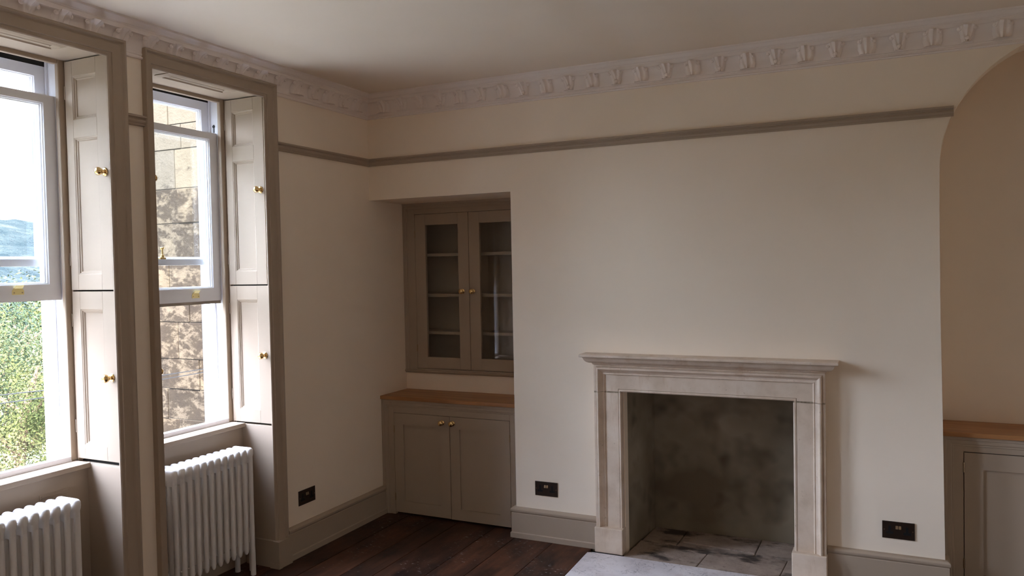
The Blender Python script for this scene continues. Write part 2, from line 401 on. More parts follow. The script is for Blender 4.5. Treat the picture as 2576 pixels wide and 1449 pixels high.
# ------------------------------------------------------------------ floorboards
xs = [-0.225, 0.0, 0.19, 0.41, 0.575, 0.838, 1.035, 1.285, 1.531]
while xs[-1] < RX - 0.1: xs.append(xs[-1] + random.choice((0.21, 0.225, 0.24, 0.25)))
xs[-1] = RX
for i in range(len(xs) - 1):
    a, b = xs[i], xs[i + 1]
    ends = [RY]
    y = RY + random.uniform(1.2, 3.0)
    while y < -0.9:
        ends.append(y); y += random.uniform(2.0, 3.4)
    back = -0.11 if (b > 1.72 and a < 2.70) else 0.40 if b <= 1.04 else (-0.003 if a > 1.0 else 0.2)
    if b <= 0.01: segs = [(-4.60, -3.75), (-2.775, -1.925), (-1.70, -0.96)]
    else:
        ends.append(back); segs = list(zip(ends[:-1], ends[1:]))
    for s, e in segs:
        h = random.uniform(-.0018, 0.0); g = 0.0016
        MB().box(a + g, b - g, s + .001, e - .001, -0.024, h).build('plank', M_PLANK, floor, bevel=0.002)

# ------------------------------------------------------------------ cornice, picture rail, skirting
prof_c = [(0, 2.642), (.010, 2.643), (.013, 2.648), (.010, 2.654), (.005, 2.655), (.005, 2.660), (.0085, 2.661), (.0085, 2.668), (.006, 2.672), (.008, 2.690), (.013, 2.710), (.022, 2.728),
          (.036, 2.741), (.046, 2.744), (.048, 2.744), (.049, 2.762), (.052, 2.764), (.053, 2.768), (.057, 2.769), (.064, 2.775), (.072, 2.784), (.077, 2.786), (.078, 2.7951), (0, 2.7951)]
def cove(z):
    """distance of the cornice cove from the wall at height z"""
    for (a0, z0), (a1, z1) in zip(prof_c[8:13], prof_c[9:14]):
        if z0 <= z <= z1: return a0 + (a1 - a0) * (z - z0) / (z1 - z0)
    return prof_c[13][0]
def cornice(name, path, label):
    return struct(MB().sweep(path, (0, 0, 1), [(a, b) for a, b in prof_c]).build(name, M_CORN, smooth=35), label)
# left of the path is the room
cor_b = cornice('trim_1', [(0, 0, 0), (RX, 0, 0)][::-1], 'moulded plaster cornice with acanthus leaves along the chimney wall')
cor_l = cornice('trim_2', [(0, 0, 0), (0, RY, 0)], 'moulded plaster cornice with acanthus leaves along the window wall')

def leaf_mesh(kind, H0=2.668):
    """acanthus leaf: serrated outline, fan of ribs, tip curling out over the cove under the fillet"""
    mb = MB(); nu, nv = 19, 11; H1 = 2.749; pts = []
    broad = kind == 'broad'
    for j in range(nv):
        z = H0 + (H1 - H0) * j / (nv - 1); v = (z - 2.668) / (H1 - 2.668)
        saw = abs((v * 3.5) % 1.0 - 0.35)
        w = (0.043 * (0.80 + 0.22 * math.sin(v * 3.1)) if broad else 0.040 * (0.52 + 0.50 * v)) * (1.0 - 0.16 * saw)
        for i in range(nu):
            u = i / (nu - 1) * 2 - 1
            th = math.atan2(u * 0.9, v + 0.28)
            rib = 0.0055 * abs(math.cos(th * (4.5 if broad else 5.5))) ** 1.5
            mid = 0.006 * math.exp(-(u / 0.13) ** 2)
            shoulder = 0.010 * math.exp(-((abs(u) - 0.72) / 0.2) ** 2) * max(0.0, (v - 0.45) / 0.55) ** 1.5
            curl = (0.026 if broad else 0.030) * max(0.0, v - 0.5) ** 1.6 * 2.4 * math.exp(-(u / (0.42 if broad else 0.5)) ** 2)
            edge_ = 1 - abs(u) ** 6
            d = cove(min(z, 2.7439)) * (1 if z < 2.741 else .8) + 0.001 + (0.008 + rib + mid + shoulder + curl) * edge_
            zz = z - (0.007 * max(0.0, (v - .75) / .25) * (0.5 + 0.5 * math.cos(u * 7.5)))
            pts.append((u * w, -d, zz))
    mb.add(pts, [[j * nu + i, j * nu + i + 1, (j + 1) * nu + i + 1, (j + 1) * nu + i] for j in range(nv - 1) for i in range(nu - 1)])
    for sd in (-1, 1):      # small scrolls at the shoulders
        x = sd * (0.031 if broad else 0.033)
        mb._lathe(Vector((x, -cove(2.73) - .010, 2.7335)), Vector((sd * .35, -1, -0.15)).normalized(), [(0, .0085), (.006, .0105), (.009, .0095), (.0095, .005), (.012, .0045), (.013, .001)], 9)
    if not broad and H0 < 2.69:
        mb._lathe(Vector((0, -cove(2.70) - .014, 2.694)), Vector((0, -1, -.1)).normalized(), [(0, .011), (.005, .010), (.008, .006), (.009, .001)], 8)
    return mb.mesh('acanthus_leaf', M_CORN, (0, 0, 2.668), smooth=50)
LEAF = [leaf_mesh('broad'), leaf_mesh('narrow')]
LEAF_HI = [leaf_mesh('broad', 2.701), leaf_mesh('narrow', 2.701)]
k = 0; x = 0.145
while x < RX - 0.1:
    o = place('acanthus_leaf', LEAF[k % 2], (x, 0, 2.668), cor_b); x += 0.1435; k += 1
k = 0; y = -0.145
while y > RY + 0.1:
    hi = any(w['y0'] - .13 < y < w['y1'] + .13 for w in (W1, W2, W3)); o = place('acanthus_leaf', (LEAF_HI if hi else LEAF)[k % 2], (0, y, 2.668), cor_l); o.rotation_euler = (0, 0, math.pi / 2); y -= 0.1435; k += 1

prof_p = [(0, 2.335), (.010, 2.335), (.014, 2.340), (.014, 2.345), (.017, 2.347), (.020, 2.354), (.018, 2.361), (.015, 2.363), (.017, 2.367), (.026, 2.372), (.027, 2.380), (.023, 2.382), (0, 2.382)]
A2 = (-1.752, -0.883)    # outer edges of the architrave of window 2
A1o = -1.855             # outer right edge of the architrave of window 1
pr = MB().sweep([(3.390, 0, 0), (0, 0, 0), (0, A2[1], 0)], (0, 0, 1), prof_p)
pr.sweep([(0, A2[0], 0), (0, A1o, 0)], (0, 0, 1), prof_p)
struct(pr.build('trim_3', M_TAUPE, smooth=30), 'taupe picture rail running round the walls')

prof_s = [(0, 0), (.027, 0), (.027, .030), (.023, .033), (.021, .035), (.021, .150), (.019, .153), (.019, .155), (.023, .158), (.0265, .166), (.026, .174), (.022, .180), (.014, .184), (0, .187)]
sk = MB().sweep([(1.572, 0, 0), (1.034, 0, 0), (1.034, .09, 0)], (0, 0, 1), prof_s)
sk.sweep([(3.345, .10, 0), (3.345, 0, 0), (2.814, 0, 0)], (0, 0, 1), prof_s)
sk.build('baseboard_back', M_TAUPE, smooth=30); struct(bpy.data.objects['baseboard_back'], 'taupe skirting board along the chimney wall')
sl = MB().sweep([(0, .09, 0), (0, -0.876, 0)], (0, 0, 1), prof_s)
sl.box(0, .042, -0.985, -0.876, 0, .150)
for w in (W2, W1, W3):
    sl.box(-.2, .0, w['y1'] - .022, w['y1'] + .001, 0, .150)
    sl.box(-.2, .0, w['y0'] - .001, w['y0'] + .022, 0, .150)
    sl.box(-.232, -.214, w['y0'] - .001, w['y1'] + .001, 0, .150)
    sl.box(-.02, .046, w['y1'] - .03, w['y1'] - .002, 0, .028)
sl.box(0, .042, W2['y0'] - .06, W2['y0'] + .005, 0, .150); sl.box(0, .042, W1['y1'] - .025, W1['y1'] + .08, 0, .150)
sl.box(0, .021, -1.845, -1.76, 0, .187)
sl.sweep([(0, -2.86, 0), (0, -3.67, 0)], (0, 0, 1), prof_s)
sl.sweep([(0, -4.68, 0), (0, RY, 0)], (0, 0, 1), prof_s)
struct(sl.build('baseboard_left', M_TAUPE, smooth=30), 'taupe skirting board along the window wall')

struct(MB().sweep([(0, RY, 0), (RX, RY, 0), (RX, 0, 0)], (0, 0, 1), prof_c).build('trim_4', M_CORN, smooth=35), 'plain run of cornice on the walls out of the photo')
struct(MB().sweep([(0, RY, 0), (RX, RY, 0), (RX, 0, 0)], (0, 0, 1), prof_s).build('baseboard_right', M_TAUPE, smooth=30), 'taupe skirting board on the walls out of the photo')
# ------------------------------------------------------------------ windows
def knob_mesh(axis):
    mb = MB()
    prof = [(0, .0195), (.002, .0195), (.004, .017), (.006, .0165), (.0075, .012), (.010, .0085), (.018, .0078), (.021, .010), (.025, .0155), (.030, .0182), (.036, .0185), (.041, .016), (.045, .011), (.0465, .005), (.047, .0001)]
    mb._lathe(Vector((0, 0, 0)), Vector(axis), prof, 20)
    return mb.mesh('knob', M_BRASS, (0, 0, 0), smooth=35)
KNOB_S = knob_mesh((0, -1, 0)); KNOB_N = knob_mesh((0, 1, 0))

def small_knob():
    mb = MB(); mb._lathe(Vector((0, 0, 0)), Vector((0, -1, 0)), [(0, .0165), (.003, .0165), (.005, .013), (.008, .0085), (.016, .008), (.019, .012), (.024, .0165), (.030, .0168), (.034, .0135), (.0365, .007), (.037, .0001)], 18)
    return mb.mesh('knob', M_BRASS, (0, 0, 0), smooth=35)
KNOB_C = small_knob()

mould = [(-.001, .0), (.000, .0), (.003, -.003), (.006, -.004), (.009, -.0085), (.013, -.0095), (.015, -.013), (.018, -.0142), (.0185, -.019), (-.001, -.019)]
def panelled(name, plane, rect, panels, mat, parent, thick, sgn=-1, depth=.014, moulding=True, pname='panel'):
    """a leaf of stiles and rails in the plane 'x' (faces +-y) or the like; rect = (a0, a1, z0, z1) along the leaf;
    face coordinate = plane[1]; sgn = direction the face looks along the plane's axis"""
    ax, c = plane; a0, a1, z0, z1 = rect
    def bx(mb, p0, p1, q0, q1, d0, d1):
        if ax == 'y': mb.box(p0, p1, c + sgn * d0, c + sgn * d1, q0, q1)
        else: mb.box(c + sgn * d0, c + sgn * d1, p0, p1, q0, q1)
    mb = MB(); pl = min(p[0] for p in panels); ph = max(p[1] for p in panels)
    bx(mb, a0, pl, z0, z1, -thick, 0); bx(mb, ph, a1, z0, z1, -thick, 0)
    zs = sorted([(p[2], p[3]) for p in panels]); cur = z0
    for q0, q1 in zs:
        bx(mb, pl, ph, cur, q0, -thick, 0); cur = q1
    bx(mb, pl, ph, cur, z1, -thick, 0)
    leaf = mb.build(name, mat, parent, bevel=0.0015 if moulding else None)
    for p in panels:
        pm = MB(); bx(pm, p[0] - .002, p[1] + .002, p[2] - .002, p[3] + .002, -thick + .001, -depth)
        if moulding:
            # moulding runs inside the panel opening, sinking from the face to the panel
            if ax == 'y':
                path = [(p[0], c, p[2]), (p[1], c, p[2]), (p[1], c, p[3]), (p[0], c, p[3])]; n = (0, sgn, 0)
            else:
                path = [(c, p[0], p[2]), (c, p[1], p[2]), (c, p[1], p[3]), (c, p[0], p[3])]; n = (sgn, 0, 0)
            P = [Vector(q) for q in path]; cen = sum(P, Vector()) / 4
            if Vector(n).cross(P[1] - P[0]).dot(cen - P[0]) < 0: path = path[::-1]
            pm.sweep(path, n, mould, closed=True)
        pm.build(pname, mat, leaf, smooth=30)
    return leaf

arch_prof = [(0, 0), (0, .030), (-.004, .033), (-.010, .033), (-.014, .029), (-.018, .022), (-.024, .0195), (-.030, .0205), (-.062, .017), (-.064, .012), (-.078, .010), (-.082, .006), (-.082, 0)]

def sash(name, x0, x1, y0, y1, z0, z1, st, tr, br, parent):
    mb = MB(); mb.box(x0, x1, y0, y0 + st, z0, z1).box(x0, x1, y1 - st, y1, z0, z1)
    mb.box(x0, x1, y0 + st, y1 - st, z1 - tr, z1).box(x0, x1, y0 + st, y1 - st, z0, z0 + br)
    g = (y0 + st, y1 - st, z0 + br, z1 - tr); xm = (x0 + x1) / 2
    path = [(x1, g[0], g[2]), (x1, g[1], g[2]), (x1, g[1], g[3]), (x1, g[0], g[3])]
    lam = [(-.001, -.0005), (.001, -.001), (.003, -.006), (.006, -.007), (.007, -.014), (.011, -.018), (.012, -.026), (-.001, -.026)]
    P = [Vector(q) for q in path]
    if Vector((1, 0, 0)).cross(P[1] - P[0]).dot(sum(P, Vector()) / 4 - P[0]) < 0: path = path[::-1]
    mb.sweep(path, (1, 0, 0), lam, closed=True)
    s = mb.build(name, M_SASH, parent, smooth=25)
    MB().box(xm - .006, xm - .002, g[0] + .002, g[1] - .002, g[2] + .002, g[3] - .002).build('pane', M_GLASS, s)
    return s

def sash_lift(y, z, x, parent):
    mb = MB()
    mb.prism([(y - .026, z - .014), (y + .026, z - .014), (y + .026, z + .004), (y + .018, z + .016), (y - .018, z + .016), (y - .026, z + .004)], 'x', x, x + .003)
    mb.prism([(x + .002, z + .012), (x + .010, z + .016), (x + .018, z + .026), (x + .016, z + .028), (x + .008, z + .019), (x + .002, z + .016)], 'y', y - .018, y + .018)
    o = mb.build('sash_lift', M_BRASSY, parent, bevel=.0008)
    o['label'] = 'small yellow brass lift hook'
    s = MB()
    for d in (-.018, .018): s._lathe(Vector((x + .003, y + d, z - .005)), Vector((1, 0, 0)), [(0, .0032), (.0008, .003), (.0009, .0001)], 8)
    s.build('screw', M_SWITCH, o)
    return o

def window(name, w, label, low, up, arch_l, lift_y, lift_z, fitch, rec):
    y0, y1, head = w['y0'], w['y1'], w['head']
    root = empty(name, (0, (y0 + y1) / 2, 0)); struct(root, label)
    # architrave around the opening (three runs, mitred)
    oy0, oy1, oz = arch_l, y1 + .072, head + .062
    wl2 = y0 + .002 - oy0
    if wl2 < .07:     # squeezed against the neighbouring window
        sq = wl2 / .082
        left = [(a * sq, b) for a, b in arch_prof]
    else: left = arch_prof
    ab = MB()
    k = len(arch_prof)
    rings = []
    rings.append([(b, oy0 - a, .150) for a, b in left])
    rings.append([(b, oy0 - la, oz + a) for (la, _), (a, b) in zip(left, arch_prof)])
    rings.append([(b, oy1 + a, oz + a) for a, b in arch_prof])
    rings.append([(b, oy1 + a, .150) for a, b in arch_prof])
    ab.add([p for r in rings for p in r], [[i * k + q, i * k + (q + 1) % k, (i + 1) * k + (q + 1) % k, (i + 1) * k + q] for i in range(3) for q in range(k)] + [list(range(k)), [3 * k + q for q in range(k)]])
    ab.build('architrave', M_TAUPE, root, smooth=25)
    # soffit panel over the reveal
    so = MB(); so.box(-.312, -.001, y0 - .03, y1 + .03, head, head + .02)
    sof = so.build('soffit', M_TAUPE, root)
    sp = MB(); pth = [(-.150, y0 + .15, head), (-.045, y0 + .15, head), (-.045, y1 - .15, head), (-.150, y1 - .15, head)]
    sp.sweep(pth, (0, 0, -1), [(-.0, .0), (.002, .004), (-.010, .010), (-.022, .012), (-.026, .006), (-.044, .004), (-.048, .008), (-.058, .007), (-.060, .0), (-.060, -.002), (0, -.002)], closed=True)
    sp.build('panel_moulding', M_TAUPE, sof, smooth=30)
    # box frame: pulley stiles, staff beads, parting beads, head, cill
    bf = MB()
    for s, y in ((1, y1), (-1, y0)):
        MB().box(-.325, -.300, y - s * .026, y + s * .03, .80, head + .005).build('staff_bead', M_TAUPE, root, bevel=.006)
        bf.box(-.478, -.325, y - s * .020, y + s * .03, .78, head + .03)           # pulley stile
        bf.box(-.386, -.378, y - s * .032, y - s * .019, .80, head)                # parting bead
        bf.box(-.478, -.434, y - s * .026, y - s * .019, .78, head + .02)          # outer lining
    bf.box(-.478, -.325, y0 - .03, y1 + .03, head + .008, head + .03)
    MB().box(-.43, -.391, y0 + .024, y1 - .024, up[1] + .001, head + .0075).build('head_gap_shade', M_DARK, root)  # dark strip paints in the shade of the void above the sash
    MB().box(-.325, -.300, y0 + .026, y1 - .026, head - .020, head + .02).build('staff_bead', M_TAUPE, root, bevel=.006)
    bf.box(-.478, -.434, y0, y1, head - .022, head + .02)
    bf.box(-.325, -.302, y0 + .02, y1 - .02, .795, .822)
    bf.prism([(-.50, .765), (-.325, .765), (-.325, .812), (-.378, .806), (-.50, .782)], 'y', y0, y1)
    bf.build('box_frame', M_SASH, root, bevel=.002)
    # dark edge where the staff bead meets the folded shutter
    hb = MB()
    for s, y in ((1, y1), (-1, y0)): hb.box(-.3005, -.290, y + s * .006, y + s * .03, .80, head)
    hb.build('shutter_rebate', M_TAUPE, root)
    ys0, ys1 = y0 + .022, y1 - .022
    lo = sash('lower_sash', -.376, -.336, ys0, ys1, low[0], low[1], .053, .036, .072, root)
    ups = sash('upper_sash', -.430, -.389, ys0, ys1, up[0], up[1], .056, .048, .032, root)
    for y in lift_y: sash_lift(y, lift_z, -.336, lo)
    if fitch:
        fm = MB(); yy, zz = fitch
        fm.box(-.392, -.376, yy - .02, yy + .016, zz, zz + .010)
        fm._lathe(Vector((-.384, yy, zz + .009)), Vector((0, 0, 1)), [(0, .011), (.012, .011), (.014, .005), (.042, .005), (.044, .010), (.054, .011), (.056, .008)], 12)
        fm.build('sash_fastener', M_BRASS, ups, smooth=35)
        MB().box(-.376, -.337, ys0 + .004, ys1 - .004, low[0] - .016, low[0]).build('worn_sash_edge', M_PEEL, lo)['label'] = 'peeling brown underside of raised sash'
        pm = MB(); pm.box(-.36, -.352, ys1 + .001, ys1 + .004, 2.45, 2.495); pm._lathe(Vector((-.356, ys1 + .002, 2.485)), Vector((0, -1, 0)), [(0, .008), (.004, .008), (.005, .003)], 10)
        pm.build('sash_pulley', M_BLACK, root)
    # window board and panelled apron below
    wbd = MB().box(-.318, -.200, y0 + .001, y1 - .001, .775, .799).build('window_board', M_TAUPE, root, bevel=.003)
    MB().box(-.232, -.222, y0, y1, .0, .775).build('apron_panel', M_TAUPE, root)
    if rec:
        vb = MB().box(-.222, -.219, -2.16, -2.022, .64, .705)
        for i in range(6): vb.box(-.219, -.2165, -2.152, -2.03, .645 + i * .01, .650 + i * .01)
        vb.build('air_vent', M_TAUPE, root)
    for s, y in ((1, y1), (-1, y0)):
        MB().box(-.222, -.002, y - s * .003, y + s * .012, .0, .789).build('reveal_panel', M_TAUPE, root)
        face = y - s * .0
        # two-leaf shutter folded into its box; the face looks across the window
        if s > 0: sg, kn = -1, KNOB_S
        else: sg, kn = 1, KNOB_N
        split = 1.581 + (.004 if w is W1 else -.0)
        top, bot = head - .006, .804 + (.008 if w is W1 else 0)
        l1 = panelled('shutter', ('y', face), (-.292, -.013, split + .0035, top), [(-.243, -.085, 2.363, 2.560), (-.243, -.085, 1.658, 2.281)], M_TAUPE, root, .03, sg)
        l2 = panelled('shutter', ('y', face), (-.291, -.006, bot, split - .0035), [(-.238, -.087, .876, 1.50)], M_TAUPE, root, .03, sg)
        place('knob', kn, (-.042, face, 2.110 if w is W2 else 2.114), l1)
        place('knob', kn, (-.042, face, 1.188 if w is W2 else 1.194), l2)
        for l, zz in ((l1, (1.70, 2.46)), (l2, (.93, 1.42))):
            for z in zz:
                MB().box(-.2965, -.2905, face + sg * -.004, face + sg * .002, z, z + .06).build('hinge', M_TAUPE, l)
        bk = MB().box(-.30, -.0005, face - sg * .032, face - sg * .0355, .79, head).build('shutter_lining_shade', M_DARK, root)  # lining coloured near-black to paint the shade inside the shutter box
    # outer stone reveal and cill
    orv = MB(); ins = .018 if w is W2 else .006
    for s, y in ((1, y1), (-1, y0)): orv.box(-.4965, -.479, y - s * ins, y + s * .036, .70, head + .02)
    orv.box(-.4965, -.479, y0, y1, head - .03, head + .02)
    orv.prism([(-.58, .70), (-.479, .70), (-.479, .775), (-.58, .755)], 'y', y0 - .03, y1 + .03)
    orv.build('outer_reveal', M_REVEALSTONE, root)
    return root

win2 = window('window_2', W2, 'sash window raised at the bottom with a view of an old stone wall', (1.497, 2.443), (1.700, 2.622), A2[0], (-1.167, -1.495), 1.531, (-1.337, 1.732), False)
win1 = window('window_1', W1, 'sash window at the left edge with a view of trees and a hill', (1.545, 2.475), (1.700, 2.614), W1['y0'] - .074, (-2.147, -2.55), 1.590, None, True)
win3 = window('added_window_3', W3, 'third sash window, unseen, added to brighten the room', (.83, 1.76), (1.700, 2.63), W3['y0'] - .074, (-3.97, -4.38), .875, None, False)  # out of view, added to let more daylight into the room

# ------------------------------------------------------------------ radiators
def radiator_section():
    mb = MB(); X0, X1 = -.070, .070
    cols = [X0 + .0135 + i * (X1 - X0 - .027) / 3 for i in range(4)]
    for c in cols:
        mb.tube([(c, 0, .128), (c, 0, .136), (c, 0, .150), (c, 0, .645), (c, 0, .668)], [.006, .0105, .0128, .0128, .012], 10)
    def head(zs):
        # rings along x; section in y-z: rounded top, waisted below
        sec = [(0, zs[3]), (.008, zs[3] - .0015), (.0145, zs[3] - .006), (.0185, zs[3] - .013), (.0195, zs[2]), (.0175, zs[1] + .012), (.0125, zs[1]), (.0115, zs[0]), (0, zs[0] - .001)]
        sec = sec + [(-a, b) for a, b in reversed(sec[1:-1])]
        zm = (zs[0] + zs[3]) / 2
        rings = []
        for x, sy, tz, bz in ((X0, .25, -.020, .012), (X0 + .003, .62, -.0085, .005), (X0 + .009, .90, -.002, .001), (X0 + .018, 1, 0, 0), (X1 - .018, 1, 0, 0), (X1 - .009, .90, -.002, .001), (X1 - .003, .62, -.0085, .005), (X1, .25, -.020, .012)):
            rings.append([(x, a * sy, b + (tz if b > zm else bz)) for a, b in sec])
        n = len(sec)
        mb.add([p for r in rings for p in r], [[i * n + q, i * n + (q + 1) % n, (i + 1) * n + (q + 1) % n, (i + 1) * n + q] for i in range(len(rings) - 1) for q in range(n)] + [list(range(n)), [(len(rings) - 1) * n + q for q in range(n)]])
    head((.618, .645, .672, .700))
    for z in (.648, .172): mb._lathe(Vector((0, -.0225, z)), Vector((0, 1, 0)), [(0, .019), (.045, .019)], 12)
    for z0, z1 in ((.150, .182),): mb.box(X0 + .012, X1 - .012, -.010, .010, z0, z1)
    return mb.mesh('section', M_RAD, (0, 0, 0), smooth=40)
RSEC = radiator_section()
def radiator(y_first, n, label, pitch=.046):
    root = empty('column_radiator', (-.095, y_first - pitch * (n - 1) / 2, 0))
    tag(root, label, 'radiator', 'white column radiators under the windows')
    for i in range(n): place('section', RSEC, (-.095, y_first - i * pitch, 0), root)
    for y in (y_first, y_first - pitch * (n - 1)):
        for x in (-.0385, -.1515):
            lg = MB(); lg.tube([(x, y, 0), (x, y, .004), (x, y, .125), (x, y, .17)], [.0145, .0145, .0138, .0125], 10)
            lg.build('leg', M_RAD, root, smooth=40)
    yv = y_first + .012
    vm = MB(); vm.tube([(-.095, y_first + .02, .172), (-.095, yv + .035, .172)], .011, 10)
    vm.tube([(-.095, yv + .030, .0), (-.095, yv + .030, .19)], .0085, 10)
    vm._lathe(Vector((-.095, yv + .030, .19)), Vector((0, 0, 1)), [(0, .013), (.004, .016), (.04, .0155), (.046, .012)], 14)
    vm.build('valve', M_RAD, root, smooth=40)
    return root
radiator(-1.100, 12, 'white column radiator under the window that looks onto the stone wall')
radiator(-2.118, 12, 'white column radiator at the left edge, under the window with the tree view')

# ------------------------------------------------------------------ cupboards in the niche
def hinge(x, z, y, parent):
    mb = MB(); mb._lathe(Vector((x, y - .002, z)), Vector((0, 0, 1)), [(0, .0035), (.05, .0035)], 8); mb.box(x - .004, x + .004, y - .001, y + .0006, z + .004, z + .046)
    return mb.build('hinge', M_SWITCH, parent)

bc = tag(empty('base_cupboard', (0.517, .25, 0)), 'low taupe two-door cupboard in the niche below the glazed cupboard', 'cupboard')
Yb = .092
ff = MB(); ff.box(0.001, .092, Yb, Yb + .025, 0, .777).box(.959, 1.033, Yb, Yb + .025, 0, .777).box(.092, .959, Yb, Yb + .025, .690, .777)
ff.build('face_frame', M_TAUPE, bc, bevel=.001)
mf = MB(); mp_ = [(0, 0), (0, .012), (.010, .013), (.016, .011), (.018, .007), (.026, .008), (.034, .0065), (.038, .003), (.046, .003), (.048, 0)]
mf.sweep([(1.0325, Yb, .0), (1.0325, Yb, .7765), (0.0015, Yb, .7765), (0.0015, Yb, .0)], (0, -1, 0), [(a, b) for a, b in mp_])
mf.build('frame_moulding', M_TAUPE, bc, smooth=25)
ca = MB(); ca.box(0.001, .02, Yb + .025, .40, .0, .777).box(1.014, 1.033, Yb + .025, .40, .0, .777).box(.02, 1.014, .385, .40, .0, .777).box(.02, 1.014, Yb + .05, .385, .02, .04).box(.02, 1.014, Yb + .06, .385, 0, .02)
ca.build('carcass', M_TAUPE, bc)
d1 = panelled('door', ('y', Yb), (.0945, .5225, .017, .6875), [(.166, .446, .094, .612)], M_TAUPE, bc, .022, -1, .010, False)
d2 = panelled('door', ('y', Yb), (.5260, .9565, .015, .6875), [(.596, .881, .085, .607)], M_TAUPE, bc, .022, -1, .010, False)
place('knob', KNOB_C, (.470, Yb, .645), d1); place('knob', KNOB_C, (.548, Yb, .645), d2)
for z in (.555, .095): hinge(.0935, z, Yb, d1); hinge(.9575, z, Yb, d2)

tag(MB().box(0.001, 1.033, .068, .4045, .778, .801).build('worktop', M_OAK, bevel=.002), 'oiled oak top on the low two-door cupboard in the niche', 'worktop')

Yu = .401
uc = tag(empty('glazed_cupboard', (0.517, .53, .918)), 'tall taupe wall cupboard with two glazed doors in the niche', 'cupboard')
uf = MB(); uf.box(.001, .095, Yu, Yu + .03, .935, 2.111).box(.953, 1.033, Yu, Yu + .03, .935, 2.111).box(.095, .953, Yu, Yu + .03, 2.036, 2.111).box(.095, .953, Yu, Yu + .03, .935, .948)
uf.build('face_frame', M_TAUPE, uc, bevel=.001)
us = MB(); us.sweep([(1.033, Yu, 0), (.001, Yu, 0)], (0, 0, 1), [(0, .9185), (.006, .9185), (.012, .922), (.014, .928), (.020, .930), (.020, .938), (0, .942)])
us.build('sill_moulding', M_TAUPE, uc, smooth=25)
ut = MB(); ut.sweep([(1.033, Yu, 0), (.001, Yu, 0)], (0, 0, 1), [(0, 2.072), (.004, 2.072), (.006, 2.078), (.006, 2.092), (.012, 2.098), (.014, 2.1115), (0, 2.1115)])
ut.build('top_moulding', M_TAUPE, uc, smooth=25)
ul = MB(); ul.sweep([(.001, Yu, .94), (.001, Yu, 2.11)], (0, -1, 0), [(0, 0), (0, .010), (-.012, .010), (-.016, .005), (-.028, .006), (-.032, 0)])
ul.build('side_moulding', M_TAUPE, uc, smooth=25)
ui = MB(); ui.box(.001, .02, Yu + .03, .655, .935, 2.111).box(1.014, 1.033, Yu + .03, .655, .935, 2.111).box(.02, 1.014, .645, .655, .935, 2.111).box(.02, 1.014, Yu + .03, .645, 2.095, 2.111).box(.02, 1.014, Yu + .03, .645, .92, .94)
ui.build('carcass', M_TAUPE, uc)
for z in (1.738, 1.452, 1.186): MB().box(.022, 1.012, .475, .643, z, z + .021).build('shelf', M_TAUPE, uc, bevel=.001)
def glazed(a0, a1, g0, g1, kx, hx):
    mb = MB(); z0, z1, gz0, gz1 = .9515, 2.0335, 1.032, 1.957
    mb.box(a0, g0, Yu, Yu + .022, z0, z1).box(g1, a1, Yu, Yu + .022, z0, z1).box(g0, g1, Yu, Yu + .022, z0, gz0).box(g0, g1, Yu, Yu + .022, gz1, z1)
    d = mb.build('door', M_TAUPE, uc, bevel=.0012)
    MB().box(g0 - .0, g1 + .0, Yu + .010, Yu + .013, gz0, gz1).build('pane', M_GLASS, d)
    place('knob', KNOB_C, (kx, Yu, 1.493), d)
    for z in (1.87, 1.07): hinge(hx, z, Yu, d)
glazed(.097, .522, .180, .441, .471, .096); glazed(.5255, .951, .607, .866, .552, .952)

# ------------------------------------------------------------------ cupboard in the arched alcove
bc2 = tag(empty('base_cupboard', (3.94, .26, 0)), 'low taupe cupboard in the arched alcove at the right edge', 'cupboard')
Y2 = .108; xa, xb = 3.346, 4.535
f2 = MB(); f2.box(xa, 3.435, Y2, Y2 + .025, 0, .777).box(4.447, xb, Y2, Y2 + .025, 0, .777).box(3.435, 4.447, Y2, Y2 + .025, .702, .777)
f2.build('face_frame', M_TAUPE, bc2, bevel=.001)
m2 = MB(); m2.sweep([(xb, Y2, .0), (xb, Y2, .7765), (xa, Y2, .7765), (xa, Y2, .0)], (0, -1, 0), mp_)
m2.build('frame_moulding', M_TAUPE, bc2, smooth=25)
k2 = MB(); k2.box(xa, xa + .018, Y2 + .025, .40, .0, .777).box(xb - .018, xb, Y2 + .025, .40, .0, .777).box(xa, xb, .385, .40, .0, .777).box(xa, xb, Y2 + .05, .385, .0, .04)
k2.build('carcass', M_TAUPE, bc2)
e1 = panelled('door', ('y', Y2), (3.4385, 3.940, .017, .698), [(3.520, 3.862, .094, .617)], M_TAUPE, bc2, .022, -1, .010, False)
e2 = panelled('door', ('y', Y2), (3.9435, 4.4445, .017, .698), [(4.022, 4.364, .094, .617)], M_TAUPE, bc2, .022, -1, .010, False)
place('knob', KNOB_C, (3.895, Y2, .645), e1); place('knob', KNOB_C, (3.988, Y2, .645), e2)
for z in (.600, .12): hinge(3.4368, z, Y2, e1); hinge(4.4458, z, Y2, e2)
tag(MB().box(xa - .002, xb + .004, .082, .4045, .778, .801).build('worktop', M_OAK, bevel=.002), 'oiled oak top on the low cupboard in the arched alcove', 'worktop')

